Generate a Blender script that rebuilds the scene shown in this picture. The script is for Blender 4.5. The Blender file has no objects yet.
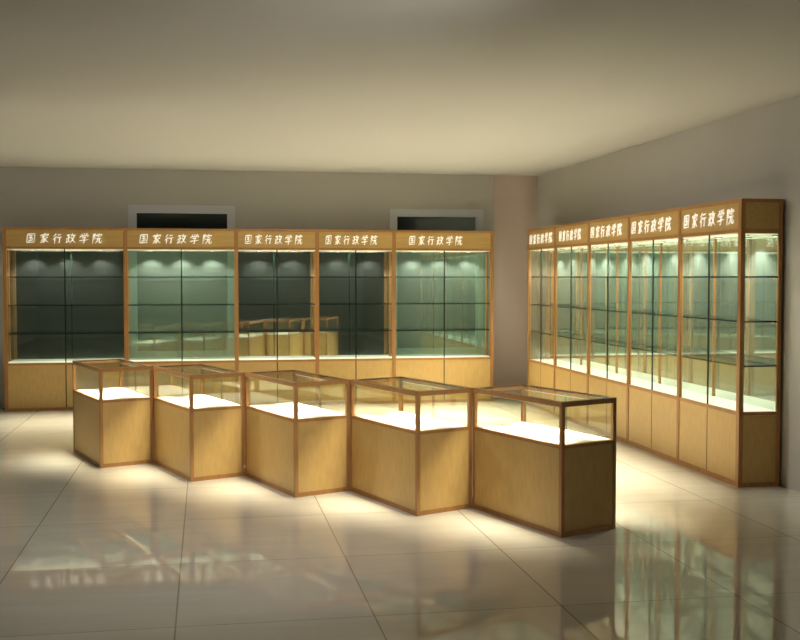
import bpy, bmesh, math, random
from mathutils import Vector, Matrix
random.seed(3)
S = bpy.context.scene
C = S.collection

# ------------------------------------------------------------------ materials
def newmat(name):
    m = bpy.data.materials.new(name); m.use_nodes = True
    nt = m.node_tree; nt.nodes.clear()
    out = nt.nodes.new('ShaderNodeOutputMaterial')
    return m, nt, out
def principled(name, col, rough=.5, metal=0, spec=.5, emit=None, es=0, noise=None):
    m, nt, out = newmat(name)
    b = nt.nodes.new('ShaderNodeBsdfPrincipled')
    b.inputs['Base Color'].default_value = (*col, 1); b.inputs['Roughness'].default_value = rough
    b.inputs['Metallic'].default_value = metal; b.inputs['Specular IOR Level'].default_value = spec
    if emit:
        b.inputs['Emission Color'].default_value = (*emit, 1); b.inputs['Emission Strength'].default_value = es
    if noise:
        sc, lo, hi, scale = noise
        tc = nt.nodes.new('ShaderNodeTexCoord'); mp = nt.nodes.new('ShaderNodeMapping')
        mp.inputs['Scale'].default_value = scale
        n = nt.nodes.new('ShaderNodeTexNoise'); n.inputs['Scale'].default_value = sc; n.inputs['Detail'].default_value = 5
        r = nt.nodes.new('ShaderNodeMapRange'); r.inputs['From Min'].default_value = .3; r.inputs['From Max'].default_value = .7
        r.inputs['To Min'].default_value = lo; r.inputs['To Max'].default_value = hi
        mx = nt.nodes.new('ShaderNodeMix'); mx.data_type = 'RGBA'; mx.blend_type = 'MULTIPLY'
        mx.inputs[0].default_value = 1; mx.inputs[6].default_value = (*col, 1)
        nt.links.new(tc.outputs['Object'], mp.inputs[0]); nt.links.new(mp.outputs[0], n.inputs['Vector'])
        nt.links.new(n.outputs[0], r.inputs[0]); nt.links.new(r.outputs[0], mx.inputs[7])
        nt.links.new(mx.outputs[2], b.inputs['Base Color'])
    nt.links.new(b.outputs[0], out.inputs[0])
    return m
def glass(name, tint, refl=1.0):
    m, nt, out = newmat(name)
    t = nt.nodes.new('ShaderNodeBsdfTransparent'); t.inputs[0].default_value = (*tint, 1)
    g = nt.nodes.new('ShaderNodeBsdfGlossy'); g.inputs['Roughness'].default_value = .01; g.inputs[0].default_value = (.95, 1, .97, 1)
    f = nt.nodes.new('ShaderNodeFresnel'); f.inputs[0].default_value = 1.45
    ge = nt.nodes.new('ShaderNodeNewGeometry'); ir = nt.nodes.new('ShaderNodeMapRange')   # both faces of a thin pane reflect alike
    ir.inputs['To Min'].default_value = 1.45; ir.inputs['To Max'].default_value = 1/1.45
    nt.links.new(ge.outputs['Backfacing'], ir.inputs[0]); nt.links.new(ir.outputs[0], f.inputs[0])
    k = nt.nodes.new('ShaderNodeMath'); k.operation = 'MULTIPLY'; k.inputs[1].default_value = refl
    mx = nt.nodes.new('ShaderNodeMixShader')
    nt.links.new(f.outputs[0], k.inputs[0]); nt.links.new(k.outputs[0], mx.inputs[0])
    nt.links.new(t.outputs[0], mx.inputs[1]); nt.links.new(g.outputs[0], mx.inputs[2]); nt.links.new(mx.outputs[0], out.inputs[0])
    return m
def back_glass(name, mir, diff, fac_m, fac_t=0, rough=.02):
    """mirror share fac_m, of the rest fac_t see-through, the remainder coloured glass"""
    m, nt, out = newmat(name)
    g = nt.nodes.new('ShaderNodeBsdfGlossy'); g.inputs[0].default_value = (*mir, 1); g.inputs['Roughness'].default_value = rough
    d = nt.nodes.new('ShaderNodeBsdfDiffuse'); d.inputs[0].default_value = (*diff, 1)
    t = nt.nodes.new('ShaderNodeBsdfTransparent'); t.inputs[0].default_value = (.85, .97, .9, 1)
    a = nt.nodes.new('ShaderNodeMixShader'); a.inputs[0].default_value = fac_t
    b = nt.nodes.new('ShaderNodeMixShader'); b.inputs[0].default_value = fac_m
    nt.links.new(d.outputs[0], a.inputs[1]); nt.links.new(t.outputs[0], a.inputs[2])
    nt.links.new(a.outputs[0], b.inputs[1]); nt.links.new(g.outputs[0], b.inputs[2]); nt.links.new(b.outputs[0], out.inputs[0])
    return m

M = {}
M['maple'] = principled('maple_panel', (.49, .325, .12), .42, spec=.35, noise=(2.2, .92, 1.06, (18, 18, 4)))
M['sign'] = principled('maple_sign', (.47, .31, .11), .42, spec=.3, noise=(2.2, .9, 1.08, (1.2, 14, 14)))
M['trim'] = principled('oak_trim', (.35, .17, .055), .38, spec=.4, noise=(3, .85, 1.12, (8, 8, 1.5)))
M['dark'] = principled('gap_shade', (.05, .03, .015), .8)
M['white'] = principled('white_board', (.88, .845, .79), .5)
M['led'] = principled('lamp_lens', (.9, .9, .8), .4, emit=(1, .95, .8), es=2)
M['chrome'] = principled('chrome', (.75, .75, .74), .2, metal=1)
M['letters'] = principled('white_lettering', (.95, .94, .9), .5, emit=(1, .98, .92), es=.15)
M['edge'] = principled('green_glass_edge', (.004, .014, .010), .3, spec=.2)
M['glass'] = glass('clear_glass', (.972, .987, .974), .9)
M['shelf'] = glass('shelf_glass', (.968, .988, .976), .8)
M['tglass'] = glass('counter_top_glass', (.985, .99, .965), .45)
M['cglass'] = glass('counter_glass', (.975, .985, .945), 1.0)
M['mirror_dark'] = back_glass('dark_mirror', (.64, .71, .67), (.10, .125, .115), .78)
M['wall_view_mirror'] = back_glass('brown_wall_view', (.70, .60, .50), (.24, .18, .13), .45)  # brown of the wall beyond, put into a made-up end panel
M['mirror_green'] = back_glass('green_mirror', (.76, .86, .80), (.27, .37, .31), .72)
M['panel_green'] = back_glass('green_panel', (.7, .85, .78), (.34, .43, .38), .20, .80)
M['wall'] = principled('wall_paint', (.42, .413, .395), .9, spec=.1, noise=(1.2, .97, 1.02, (1, 1, 1)))
M['wall_pink'] = principled('pink_light_tint', (.50, .415, .385), .9, spec=.1)  # pinkish light on the corner wall put into its colour
M['wall_dark'] = principled('far_wall_paint', (.30, .30, .29), .9, spec=.1)
M['ceiling'] = principled('ceiling_paint', (.50, .495, .49), .95, spec=.05)
M['winframe'] = principled('window_frame_paint', (.46, .49, .56), .45)
M['pane'] = back_glass('night_window_glass', (.5, .6, .62), (.012, .018, .02), .35)
M['fixture'] = principled('lamp_housing', (.10, .11, .10), .4, metal=.6)

def floor_mat():
    m, nt, out = newmat('polished_tiles')
    b = nt.nodes.new('ShaderNodeBsdfPrincipled')
    tc = nt.nodes.new('ShaderNodeTexCoord'); sp = nt.nodes.new('ShaderNodeSeparateXYZ')
    nt.links.new(tc.outputs['Object'], sp.inputs[0])
    masks = []; ids = []
    for ax, off, per in ((0, .25, .966), (1, -8.91, 1.165)):
        a = nt.nodes.new('ShaderNodeMath'); a.operation = 'SUBTRACT'; a.inputs[1].default_value = off - per*20 - per/2
        nt.links.new(sp.outputs[ax], a.inputs[0])
        d = nt.nodes.new('ShaderNodeMath'); d.operation = 'DIVIDE'; d.inputs[1].default_value = per
        nt.links.new(a.outputs[0], d.inputs[0])
        fr = nt.nodes.new('ShaderNodeMath'); fr.operation = 'FRACT'; nt.links.new(d.outputs[0], fr.inputs[0])
        fl = nt.nodes.new('ShaderNodeMath'); fl.operation = 'ADD'; fl.inputs[1].default_value = .5
        nt.links.new(d.outputs[0], fl.inputs[0])
        fl2 = nt.nodes.new('ShaderNodeMath'); fl2.operation = 'FLOOR'; nt.links.new(fl.outputs[0], fl2.inputs[0]); ids.append(fl2)
        s = nt.nodes.new('ShaderNodeMath'); s.operation = 'SUBTRACT'; s.inputs[1].default_value = .5; nt.links.new(fr.outputs[0], s.inputs[0])
        ab = nt.nodes.new('ShaderNodeMath'); ab.operation = 'ABSOLUTE'; nt.links.new(s.outputs[0], ab.inputs[0])
        lt = nt.nodes.new('ShaderNodeMath'); lt.operation = 'LESS_THAN'; lt.inputs[1].default_value = (.0045 if ax == 0 else .0035)/per
        nt.links.new(ab.outputs[0], lt.inputs[0]); masks.append(lt)
    mxm = nt.nodes.new('ShaderNodeMath'); mxm.operation = 'MAXIMUM'
    nt.links.new(masks[0].outputs[0], mxm.inputs[0]); nt.links.new(masks[1].outputs[0], mxm.inputs[1])
    cmb = nt.nodes.new('ShaderNodeCombineXYZ'); nt.links.new(ids[0].outputs[0], cmb.inputs[0]); nt.links.new(ids[1].outputs[0], cmb.inputs[1])
    wn = nt.nodes.new('ShaderNodeTexWhiteNoise'); nt.links.new(cmb.outputs[0], wn.inputs[0])
    mr = nt.nodes.new('ShaderNodeMapRange'); mr.inputs['To Min'].default_value = .95; mr.inputs['To Max'].default_value = 1.04
    nt.links.new(wn.outputs[0], mr.inputs[0])
    # faint streaks in the stone
    mp = nt.nodes.new('ShaderNodeMapping'); mp.inputs['Scale'].default_value = (.8, 5, 1); nt.links.new(tc.outputs['Object'], mp.inputs[0])
    n = nt.nodes.new('ShaderNodeTexNoise'); n.inputs['Scale'].default_value = 1.6; n.inputs['Detail'].default_value = 6; nt.links.new(mp.outputs[0], n.inputs['Vector'])
    nr = nt.nodes.new('ShaderNodeMapRange'); nr.inputs['From Min'].default_value = .3; nr.inputs['From Max'].default_value = .7
    nr.inputs['To Min'].default_value = .95; nr.inputs['To Max'].default_value = 1.04; nt.links.new(n.outputs[0], nr.inputs[0])
    mu = nt.nodes.new('ShaderNodeMath'); mu.operation = 'MULTIPLY'; nt.links.new(mr.outputs[0], mu.inputs[0]); nt.links.new(nr.outputs[0], mu.inputs[1])
    tint = nt.nodes.new('ShaderNodeMix'); tint.data_type = 'RGBA'; tint.blend_type = 'MULTIPLY'; tint.inputs[0].default_value = 1
    tint.inputs[6].default_value = (.60, .575, .52, 1); nt.links.new(mu.outputs[0], tint.inputs[7])
    mx = nt.nodes.new('ShaderNodeMix'); mx.data_type = 'RGBA'; nt.links.new(mxm.outputs[0], mx.inputs[0])
    nt.links.new(tint.outputs[2], mx.inputs[6]); mx.inputs[7].default_value = (.33, .31, .265, 1)
    nt.links.new(mx.outputs[2], b.inputs['Base Color'])
    b.inputs['Roughness'].default_value = .035; b.inputs['IOR'].default_value = 1.5; b.inputs['Specular IOR Level'].default_value = .62
    nt.links.new(b.outputs[0], out.inputs[0])
    return m
M['floor'] = floor_mat()

# ------------------------------------------------------------------ mesh helpers
class MB:
    def __init__(s): s.v = []; s.f = []; s.mi = []
    def prism(s, pts, z0, z1, mi=0, side_mi=None):
        """pts: counter-clockwise plan outline"""
        b = len(s.v); n = len(pts)
        s.v += [(p[0], p[1], z0) for p in pts] + [(p[0], p[1], z1) for p in pts]
        s.f.append([b+i for i in range(n)][::-1]); s.mi.append(mi)
        s.f.append([b+n+i for i in range(n)]); s.mi.append(mi)
        for i in range(n):
            j = (i+1) % n
            s.f.append([b+i, b+j, b+n+j, b+n+i]); s.mi.append(mi if side_mi is None else side_mi)
        return s
    def box(s, x0, x1, y0, y1, z0, z1, mi=0, edge=None, thin=None):
        """edge: other material on the faces that are not perpendicular to axis `thin`"""
        b = len(s.v)
        for z in (z0, z1):
            for x, y in ((x0, y0), (x1, y0), (x1, y1), (x0, y1)): s.v.append((x, y, z))
        fs = [((0, 3, 2, 1), 2), ((4, 5, 6, 7), 2), ((0, 1, 5, 4), 1), ((2, 3, 7, 6), 1), ((1, 2, 6, 5), 0), ((3, 0, 4, 7), 0)]
        for f, ax in fs:
            s.f.append([b+i for i in f]); s.mi.append(mi if edge is None or ax == thin else edge)
        return s
    def cyl(s, x, y, z0, z1, r, n=16, mi=0, r1=None):
        r1 = r if r1 is None else r1
        b = len(s.v)
        for z, q in ((z0, r), (z1, r1)):
            for i in range(n):
                a = 2*math.pi*i/n; s.v.append((x+q*math.cos(a), y+q*math.sin(a), z))
        s.f.append([b+i for i in range(n)][::-1]); s.mi.append(mi)
        s.f.append([b+n+i for i in range(n)]); s.mi.append(mi)
        for i in range(n):
            j = (i+1) % n; s.f.append([b+i, b+j, b+n+j, b+n+i]); s.mi.append(mi)
        return s
    def build(s, name, mats, parent=None, bevel=0):
        me = bpy.data.meshes.new(name); me.from_pydata(s.v, [], s.f)
        if not isinstance(mats, (list, tuple)): mats = [mats]
        for m in mats: me.materials.append(m)
        for p, k in zip(me.polygons, s.mi): p.material_index = k
        me.validate(); me.update()
        o = bpy.data.objects.new(name, me); C.objects.link(o); o.parent = parent
        if bevel:
            bv = o.modifiers.new('bevel', 'BEVEL'); bv.width = bevel; bv.segments = 2; bv.limit_method = 'ANGLE'
        return o
def box(name, m, parent, *a, bevel=0): return MB().box(*a).build(name, m, parent, bevel)
def thing(name, label, cat, loc, rz=0, group=None):
    o = bpy.data.objects.new(name, None); C.objects.link(o); o.empty_display_size = .1
    o.location = loc; o.rotation_euler = (0, 0, rz); o['label'] = label; o['category'] = cat
    if group: o['group'] = group
    return o
def struct(o, label=None):
    o['kind'] = 'structure'
    if label: o['label'] = label
    return o

# ------------------------------------------------------------------ brush lettering
GLYPHS = [
 [[(.15,.9),(.12,.06)], [(.15,.88),(.85,.93),(.84,.05)], [(.14,.1),(.84,.12)], [(.3,.72),(.7,.75)], [(.32,.52),(.68,.54)], [(.5,.73),(.5,.3)], [(.27,.27),(.73,.3)], [(.6,.46),(.7,.36)]],
 [[(.48,1),(.56,.9)], [(.15,.86),(.12,.68)], [(.15,.82),(.9,.86),(.8,.7)], [(.28,.68),(.72,.72)], [(.5,.69),(.22,.5)], [(.4,.58),(.56,.4),(.54,.1),(.42,.03)], [(.48,.44),(.16,.25)], [(.54,.28),(.12,.04)], [(.84,.6),(.6,.45)], [(.56,.44),(.74,.2),(.96,.06)]],
 [[(.34,.96),(.06,.68)], [(.38,.68),(.04,.36)], [(.25,.5),(.24,.0)], [(.48,.82),(.86,.87)], [(.42,.56),(.97,.61)], [(.72,.57),(.72,.06),(.58,.12)]],
 [[(.06,.82),(.48,.87)], [(.28,.84),(.28,.2)], [(.28,.55),(.47,.58)], [(.12,.58),(.12,.2)], [(.02,.12),(.5,.27)], [(.64,.98),(.5,.66)], [(.58,.76),(.96,.81)], [(.84,.78),(.7,.35),(.42,.02)], [(.56,.62),(.7,.3),(1.0,.04)]],
 [[(.22,.96),(.3,.82)], [(.46,.99),(.52,.85)], [(.8,.99),(.64,.82)], [(.12,.76),(.07,.58)], [(.12,.74),(.92,.78),(.82,.62)], [(.3,.56),(.68,.6),(.5,.42)], [(.5,.44),(.56,.28),(.52,.04),(.38,.1)], [(.03,.3),(.97,.36)]],
 [[(.08,.92),(.3,.94),(.2,.7),(.33,.5),(.18,.42)], [(.1,.94),(.1,.0)], [(.62,1),(.68,.9)], [(.42,.85),(.39,.7)], [(.42,.82),(.95,.86),(.88,.72)], [(.52,.66),(.82,.69)], [(.42,.47),(.93,.51)], [(.58,.48),(.54,.25),(.34,.04)], [(.74,.48),(.73,.12),(.84,.05),(.97,.1),(.96,.27)]],
]
def lettering(x0, x1, zc, h, parent):
    pitch = (x1-x0)/6; w = pitch*.76
    yf, yb = -.0055, .0005
    for gi, g in enumerate(GLYPHS):
        b = MB()
        ox = x0 + gi*pitch + (pitch-w)/2; oz = zc - h/2
        for st in g:
            P = []
            for i in range(len(st)-1):                       # densify the stroke
                for k in range(5):
                    t = k/5; P.append((st[i][0]*(1-t)+st[i+1][0]*t, st[i][1]*(1-t)+st[i+1][1]*t))
            P.append(st[-1]); n = len(P)
            wr = []
            L = []
            for i, (u, v) in enumerate(P):
                a = P[max(i-1, 0)]; c = P[min(i+1, n-1)]
                dx, dz = (c[0]-a[0]), (c[1]-a[1]); l = math.hypot(dx, dz) or 1
                t = i/(n-1)
                wd = .052*(1.3 - .85*t) * (1 if 0 < i < n-1 else .55)
                nx, nz = -dz/l*wd, dx/l*wd
                uu = u + .12*(v-.5); v2 = v + (.07*(u-.5) if gi != 0 else 0)
                L.append(((ox+(uu+nx)*w, oz+(v2+nz)*h), (ox+(uu-nx)*w, oz+(v2-nz)*h)))
            base = len(b.v)
            for (p, q) in L:
                b.v += [(p[0], yf, p[1]), (q[0], yf, q[1]), (p[0], yb, p[1]), (q[0], yb, q[1])]
            for i in range(n-1):
                k = base+4*i; m = k+4
                for f in ((k, k+1, m+1, m), (k+2, k, m, m+2), (k+1, k+3, m+3, m+1)): b.f.append(list(f)); b.mi.append(0)
            for k in (base, base+4*(n-1)): b.f.append([k, k+1, k+3, k+2]); b.mi.append(0)
        b.build('character', M['letters'], parent)

# ------------------------------------------------------------------ tall display cabinet
H, HB, HH, D = 2.30, .600, 2.033, .353
SPOT_W = 14.0
spot_cache = {}
def spot(parent, x, y, z, w, ang, blend, tilt=0, col=(1, .93, .78), tag='a'):
    key = (w, ang, blend, tag)
    if key not in spot_cache:
        L = bpy.data.lights.new('downlight_lamp', 'SPOT'); L.energy = w; L.spot_size = math.radians(ang); L.spot_blend = blend
        L.shadow_soft_size = .012; L.color = col; spot_cache[key] = L
    o = bpy.data.objects.new('lamp', spot_cache[key]); C.objects.link(o); o.parent = parent
    o.location = (x, y, z); o.rotation_euler = (tilt, 0, 0)
    return o
def cabinet(name, label, group, loc, rz, w, text, nspots, back, left_post=.024, right_post=.024, left_glass=False, right_glass=False, spot_w=SPOT_W, light_col=(1, .90, .77)):
    r = thing(name, label, 'display cabinet', loc, rz, group)
    e = .0008; W0, W1 = e, w-e
    lp, rp = left_post, right_post
    # base
    b = box('base_body', M['maple'], r, W0+.003, W1-.003, .008, D-.002, .02, HB-.03)
    mid = w/2
    gap = .007
    box('base_door', M['maple'], r, W0+lp, mid-gap, .0025, .0079, .040, HB-.024)
    box('base_door', M['maple'], r, mid+gap, W1-rp, .0025, .0079, .040, HB-.024)
    box('gap_shade_strip', M['dark'], r, mid-gap, mid+gap, .0045, .0079, .040, HB-.024)  # dark strip painted as the shade in the gap between doors
    box('plinth_rail', M['trim'], r, W0, W1, -.002, .0079, 0, .038)
    box('base_top_rail', M['trim'], r, W0, W1, -.002, .022, HB-.026, HB+.002)
    box('display_board', M['white'], r, W0+.002, W1-.002, .0225, D-.012, HB-.028, HB+.002)
    # posts, full height
    for x0, x1, y0, y1 in ((W0, W0+lp, -.004, .018+.3*lp), (W1-rp, W1, -.004, .018+.3*rp), (W0, W0+.012, D-.022, D-.012), (W1-.012, W1, D-.022, D-.012)):
        z0, z1 = (0, H) if y0 < .1 else (HB+.0025, HH)
        box('post', M['trim'], r, x0, x1, y0, y1, z0, z1)
    for s, has in ((0, lp > .03), (1, rp > .03)):
        if has:                                             # closed end of the row: outer trim post by the wall and end trims
            x0, x1 = (W0, W0+.02) if s == 0 else (W1-.02, W1)
            box('end_post', M['trim'], r, x0-.002 if s == 0 else x0, x1 if s == 0 else x1+.002, D-.034, D-.0005, 0, H)
            box('end_rail', M['trim'], r, x0, x1+(.001 if s else 0), .03, D-.0345, 0, .036)
            box('end_rail', M['trim'], r, x0, x1+(.001 if s else 0), .03, D-.0345, HB-.026, HB+.003)
            box('end_rail', M['trim'], r, x0, x1+(.001 if s else 0), .03, D-.0345, H-.03, H)
            box('end_rail', M['trim'], r, x0, x1+(.001 if s else 0), .03, D-.0345, HH-.009, HH+.029)
    # header
    hd = box('header', M['sign'], r, W0+.002, W1-.002, .001, D-.004, HH+.028, H-.005)
    box('header_rail', M['trim'], r, W0+.001, W1-.001, -.003, .02, H-.030, H)
    box('header_rail', M['trim'], r, W0+.001, W1-.001, -.003, .02, HH, HH+.0275)
    lettering(text[0], text[1], text[2], text[3], hd)
    # inner ceiling with the downlights and the added strip
    box('inner_ceiling', M['white'], r, W0+.002, W1-.002, .0205, D-.012, HH-.007, HH+.0275)
    # back panel
    box('back_panel', back, r, W0+.001, W1-.001, D-.0115, D-.004, HB, HH+.027)
    # front glass doors (sliding) with dark meeting edges
    dz0, dz1 = HB+.0045, HH-.0005
    MB().box(W0+lp+.001, mid+.006, .006, .010, dz0, dz1, 0, 1, 1).build('glass_door', [M['glass'], M['edge']], r)
    MB().box(mid-.006, W1-rp-.001, .0125, .0165, dz0, dz1, 0, 1, 1).build('glass_door', [M['glass'], M['edge']], r)
    box('meeting_strip', M['edge'], r, mid-.0065, mid+.0065, .0008, .0055, dz0, dz1)
    # shelves
    for z in (.968, 1.323, 1.680):
        sh = MB().box(W0+.004, W1-.004, .030 if lp < .03 and rp < .03 else .030, D-.035, z-.006, z+.006, 0, 1, 2).build('glass_shelf', [M['shelf'], M['edge']], r)
        for bx in (W0+lp+.006, W1-rp-.006):
            for by in (.034, D-.06): MB().box(bx-.006, bx+.006, by, by+.02, z-.016, z-.0065).build('shelf_support', M['chrome'], sh)
    if left_glass == 'wall_view': box('wall_view_panel', M['wall_view_mirror'], r, W0+.004, W0+.010, .03, D-.034, dz0, dz1)  # made-up panel in place of end glass, coloured like the wall behind
    elif left_glass: MB().box(W0+.004, W0+.008, .03, D-.034, dz0, dz1, 0, 1, 0).build('end_glass', [M['glass'], M['edge']], r)
    if right_glass: MB().box(W1-.008, W1-.004, .03, D-.034, dz0, dz1, 0, 1, 0).build('end_glass', [M['glass'], M['edge']], r)
    for i in range(nspots):
        x = w*(i+.5)/nspots
        if nspots == 3: x = w*(.22+.28*i)
        if nspots == 2: x = w*(.29+.42*i)
        f = MB().cyl(x, D-.15, HH-.016, HH-.0075, .034, 20).build('downlight', M['fixture'], r)
        MB().cyl(x, D-.15, HH-.0168, HH-.0162, .022, 16).build('lamp_lens', M['led'], f)
        spot(f, x, D-.16, HH-.02, spot_w, 116, .5, tag=str(spot_w), col=light_col)
    # strip lamp added behind the header to brighten the floor through the glass
    ls = box('unseen_light_strip', M['white'], r, .12, w-.12, .045, .075, HH-.016, HH-.0075)
    key = 'strip%.3f_%g' % (w, spot_w)
    if key not in spot_cache:
        L = bpy.data.lights.new('unseen_strip_lamp', 'AREA'); L.shape = 'RECTANGLE'; L.size = w-.28; L.size_y = .02
        L.energy = STRIP_W*w*(1.8 if spot_w > 20 else 1.1); L.color = (1, .87, .62); L.spread = math.radians(74); spot_cache[key] = L
    lo = bpy.data.objects.new('lamp', spot_cache[key]); C.objects.link(lo); lo.parent = ls
    lo.location = (w/2, .06, HH-.026); lo.rotation_euler = (-math.radians(34), 0, 0)
    return r

STRIP_W = 8.5
TXT = '%s'
XB = [-1.112, .372, 1.762, 2.808, 3.829, 5.192]
G1 = 'maple display cabinets along the window wall'
lab = ['maple glass-front display cabinet at the left end of the window wall row',
       'widest-lettered maple display cabinet under the left window, second from left on window wall',
       'narrow maple display cabinet in the middle of the window wall row, dark mirror back',
       'narrow maple display cabinet just left of the one under the right-hand window',
       'maple display cabinet under the right window, at the row end nearest the room corner']
lab[1] = 'green-backed maple display cabinet under the left window on the window wall'
tx = [(.26, 1.22), (.15, 1.10), (.09, .87), (.09, .81), (.18, .94)]
bk = ['mirror_dark', 'panel_green', 'mirror_dark', 'mirror_dark', 'panel_green']
for i in range(5):
    w = XB[i+1]-XB[i]
    cabinet('display_cabinet', lab[i], G1, (XB[i], 0, 0), 0, w, (tx[i][0], tx[i][1], 2.166, .128), (3, 3, 2, 2, 3)[i], M[bk[i]],
            left_post=.045 if i == 0 else .024, right_post=.045 if i == 4 else .024, left_glass=i == 0, right_glass=i == 4)
YB = [-.396, -1.518, -2.687, -3.852, -5.037, -6.176]
G2 = 'maple display cabinets along the right wall'
lab2 = ['maple display cabinet at the far end of the right wall row, by the room corner',
        'second maple display cabinet from the room corner on the right wall',
        'middle one of the five maple display cabinets on the right wall',
        'maple display cabinet on the right wall, next behind the nearest end cabinet',
        'nearest maple display cabinet on the right wall, with the exposed glass end']
XR = 5.547
for i in range(5):
    w = YB[i]-YB[i+1]
    t = [(.06, 1.03), (.14, .94), (.05, 1.0), (.05, 1.02), (.06, 1.03)][i]
    cabinet('display_cabinet', lab2[i], G2, (XR, YB[i], 0), -math.pi/2, w, (t[0], t[1], 2.166, .128), 2, M['mirror_green'],
            left_post=.045 if i == 0 else .024, right_post=.05 if i == 4 else .022, left_glass='wall_view' if i == 0 else False, right_glass=i == 4, spot_w=21.0)

# ------------------------------------------------------------------ stepped showcase counters
HC, HCB = .877, .596
A = Vector((.3436, -.9879)); B = Vector((.4465, .1972)); G0 = Vector((.1064, -3.3852))
la, lb = A.length, B.length; ua, ub = A/la, B/lb
def plan(a0, a1, b0, b1):
    """outline in counter coordinates: a along the long side, b along the short side (metres)"""
    return [tuple(ua*a+ub*b) for a, b in ((a0, b0), (a1, b0), (a1, b1), (a0, b1))]
labs = ['wood and glass showcase counter at the far left end of the zigzag row',
        'second counter from the left end of the zigzag row of glass-topped counters',
        'middle counter of the zigzag row of five glass-topped counters',
        'fourth glass-topped counter from the left, touching the nearest counter of the zigzag row',
        'nearest glass-topped showcase counter at the right end of the zigzag row']
def counter(k):
    o = G0 + (A+B)*k
    r = thing('showcase_counter', labs[k], 'display counter', (o.x, o.y, 0), 0, 'glass-topped counters in a zigzag row')
    e = .0002; p = .028
    a0, a1, b0, b1 = e, la-e, e, lb-e
    q = .004
    MB().prism(plan(a0+q, a1-q, b0+q, b1-q), .015, HCB-.012).build('base_body', M['maple'], r)
    for (x, y) in ((a0, b0), (a1-p, b0), (a1-p, b1-p), (a0, b1-p)):
        MB().prism(plan(x, x+p, y, y+p), 0, HC-.0335).build('post', M['trim'], r)
    def ring(name, z0, z1, t):
        m = MB()
        m.prism(plan(a0, a1, b0, b0+t), z0, z1); m.prism(plan(a0, a1, b1-t, b1), z0, z1)
        m.prism(plan(a0, a0+t, b0+t, b1-t), z0, z1); m.prism(plan(a1-t, a1, b0+t, b1-t), z0, z1)
        return m.build(name, M['trim'], r)
    def rails(name, z0, z1, t):
        m = MB(); g = .0005
        m.prism(plan(a0+p+g, a1-p-g, b0+.001, b0+t), z0, z1); m.prism(plan(a0+p+g, a1-p-g, b1-t, b1-.001), z0, z1)
        m.prism(plan(a0+.001, a0+t, b0+p+g, b1-p-g), z0, z1); m.prism(plan(a1-t, a1-.001, b0+p+g, b1-p-g), z0, z1)
        return m.build(name, M['trim'], r)
    rails('plinth_rail', 0, .034, .006)
    rails('middle_rail', HCB-.022, HCB, .02)
    ring('top_frame', HC-.033, HC, .030)
    MB().prism(plan(a0+.0215, a1-.0215, b0+p+.001, b1-p-.001), HCB-.0115, HCB+.003).build('display_board', M['white'], r)
    gz0, gz1 = HCB+.004, HC-.0335
    gp = [('glass_pane', plan(a0+p+.001, a1-p-.001, b0+.010, b0+.014)), ('glass_pane', plan(a0+.010, a0+.014, b0+p+.001, b1-p-.001)),
          ('glass_pane', plan(a1-.014, a1-.010, b0+p+.001, b1-p-.001))]
    for n, pl in gp: MB().prism(pl, gz0, gz1).build(n, M['cglass'], r)
    mid = (a0+a1)/2
    for x0, x1, y in ((a0+p+.001, mid-.001, b1-.018), (mid+.001, a1-p-.001, b1-.011)):
        d = MB().prism(plan(x0, x1, y, y+.004), gz0, gz1).build('sliding_pane', M['cglass'], r)
        ex = x1-.004 if x1 < mid else x0
        MB().prism(plan(ex, ex+.005, y-.0012, y-.0002), gz0, gz1).build('pane_edge', M['edge'], d)
    MB().prism(plan(a0+.031, a1-.031, b0+.031, b1-.031), HC-.0075, HC-.0015, 0, 1).build('glass_top', [M['tglass'], M['edge']], r)
    # light strips tucked under the long top rails
    ang = math.atan2(ua.y, ua.x)
    for y in (b0+.0225, b1-.0225):
        s = MB().prism(plan(a0+p+.02, a1-p-.02, y-.004, y+.004), HC-.040, HC-.0335).build('unseen_light_strip', M['white'], r)
        if 'cs' not in spot_cache:
            L = bpy.data.lights.new('unseen_strip_lamp', 'AREA'); L.shape = 'RECTANGLE'; L.size = la-.34; L.size_y = .008
            L.energy = COUNTER_W; L.color = (1, .88, .66); L.spread = math.radians(100); spot_cache['cs'] = L
        lo = bpy.data.objects.new('lamp', spot_cache['cs']); C.objects.link(lo); lo.parent = s
        c = ua*(la/2)+ub*y
        lo.location = (c.x, c.y, HC-.041); lo.rotation_euler = (0, 0, ang)
COUNTER_W = 7.5
for k in range(5): counter(k)

# ------------------------------------------------------------------ room
X0, X1, Y0, Y1, ZC = -3.2, 5.921, -16.5, .40, 3.085
t = .12
fl = box('floor', M['floor'], None, X0-t, X1+t, Y0-t, Y1+t, -.1, 0); struct(fl, 'polished cream stone tile floor with thin dark joints')
ce = box('ceiling', M['ceiling'], None, X0-t, X1+t, Y0-t, Y1+t, ZC, ZC+.1); struct(ce, 'plain pale ceiling')
wins = [(.385, 1.762, .602, 2.62), (3.835, 5.145, .602, 2.607)]
m = MB(); xs = X0
for (a, b, c, d) in wins:
    m.box(xs, a, Y1, Y1+t, 0, ZC); m.box(a, b, Y1, Y1+t, 0, c); m.box(a, b, Y1, Y1+t, d, ZC); xs = b
m.box(xs, X1, Y1, Y1+t, 0, ZC)
struct(m.build('wall_back', M['wall']), 'grey-beige window wall behind the long cabinet row')
struct(box('wall_right', M['wall'], None, X1, X1+t, Y0, Y1+t, 0, ZC), 'grey-beige right wall')
struct(box('wall_left', M['wall'], None, X0-t, X0, Y0, Y1+t, 0, ZC))
struct(box('wall_front', M['wall_dark'], None, X0, X1, Y0-t, Y0, 0, ZC))
struct(box('wall_corner', M['wall_pink'], None, 5.30, X1-.001, Y1-.014, Y1-.001, 0, ZC-.001), 'strip of wall with painted-in pinkish light in the corner between the two cabinet rows')
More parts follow.
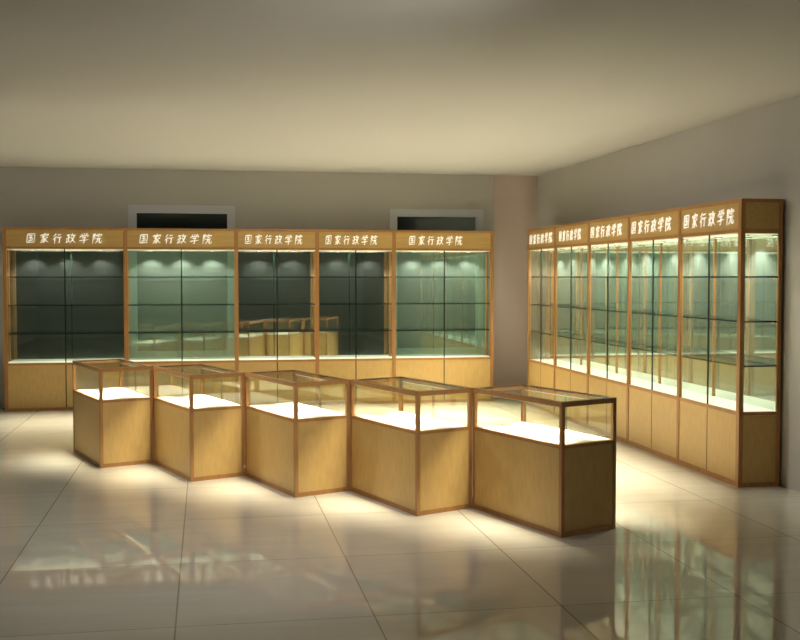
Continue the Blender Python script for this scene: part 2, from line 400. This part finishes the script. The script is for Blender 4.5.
for i, (a, b, c, d) in enumerate(wins):
    ft = .105; y0 = Y1-.016
    fr = MB().box(a, a+ft, y0, Y1+.05, c, d).box(b-ft, b, y0, Y1+.05, c, d).box(a+ft, b-ft, y0, Y1+.05, d-ft, d).box(a+ft, b-ft, y0, Y1+.05, c, c+ft)
    f = fr.build('window_%d' % (i+1), M['winframe'], None); struct(f, 'grey-framed window with dark night glass above the %s cabinets' % ('left' if i == 0 else 'right'))
    box('window_pane', M['pane'], f, a+ft, b-ft, Y1+.012, Y1+.02, c+ft, d-ft)

# ------------------------------------------------------------------ unseen fill lamps near the ceiling, added to light counters and right row
def fill_lamp(x, y, w, spread, tx, ty, tz, col, size=.3):
    L = bpy.data.lights.new('fill_lamp', 'AREA'); L.shape = 'DISK'; L.size = size; L.energy = w; L.spread = math.radians(spread); L.color = col
    o = bpy.data.objects.new('unseen_fill_lamp', L); C.objects.link(o); o.location = (x, y, ZC-.12)
    o.rotation_euler = (Vector((tx, ty, tz))-o.location).to_track_quat('-Z', 'Y').to_euler()
fill_lamp(2.75, -9.6, 20, 100, -.3, -4.2, 0, (1, .95, .9), 1.0)
fill_lamp(-1.5, -4.5, 14, 66, 5.8, -5.2, .2, (1, .93, .84), .9)  # side fill added to brighten the right cabinet row

W = bpy.data.worlds.new('world'); S.world = W; W.use_nodes = True
W.node_tree.nodes['Background'].inputs[0].default_value = (.02, .02, .02, 1)

# ------------------------------------------------------------------ camera
cx, cy, h, yaw, pit, roll, f = 1.36929, -14.15452, 1.67638, .177519, .0393353, -.0008, 1083.54
F = Vector((math.sin(yaw)*math.cos(pit), math.cos(yaw)*math.cos(pit), -math.sin(pit)))
R = Vector((math.cos(yaw), -math.sin(yaw), 0)); U = R.cross(F)
cam = bpy.data.cameras.new('camera'); co = bpy.data.objects.new('camera', cam); C.objects.link(co)
mt = Matrix((R, U, -F)).transposed().to_4x4(); mt.translation = (cx, cy, h); co.matrix_world = mt
cam.sensor_fit = 'HORIZONTAL'; cam.sensor_width = 36; cam.lens = f/800*36; cam.clip_end = 100
S.camera = co
S.view_settings.view_transform = 'Standard'; S.view_settings.look = 'None'; S.view_settings.gamma = 1
S.view_settings.use_curve_mapping = False; S.view_settings.exposure = 1.08
try:
    S.cycles.transparent_max_bounces = 48; S.cycles.max_bounces = 12; S.cycles.glossy_bounces = 6; S.cycles.diffuse_bounces = 6
    S.cycles.sample_clamp_indirect = 4
except Exception: pass
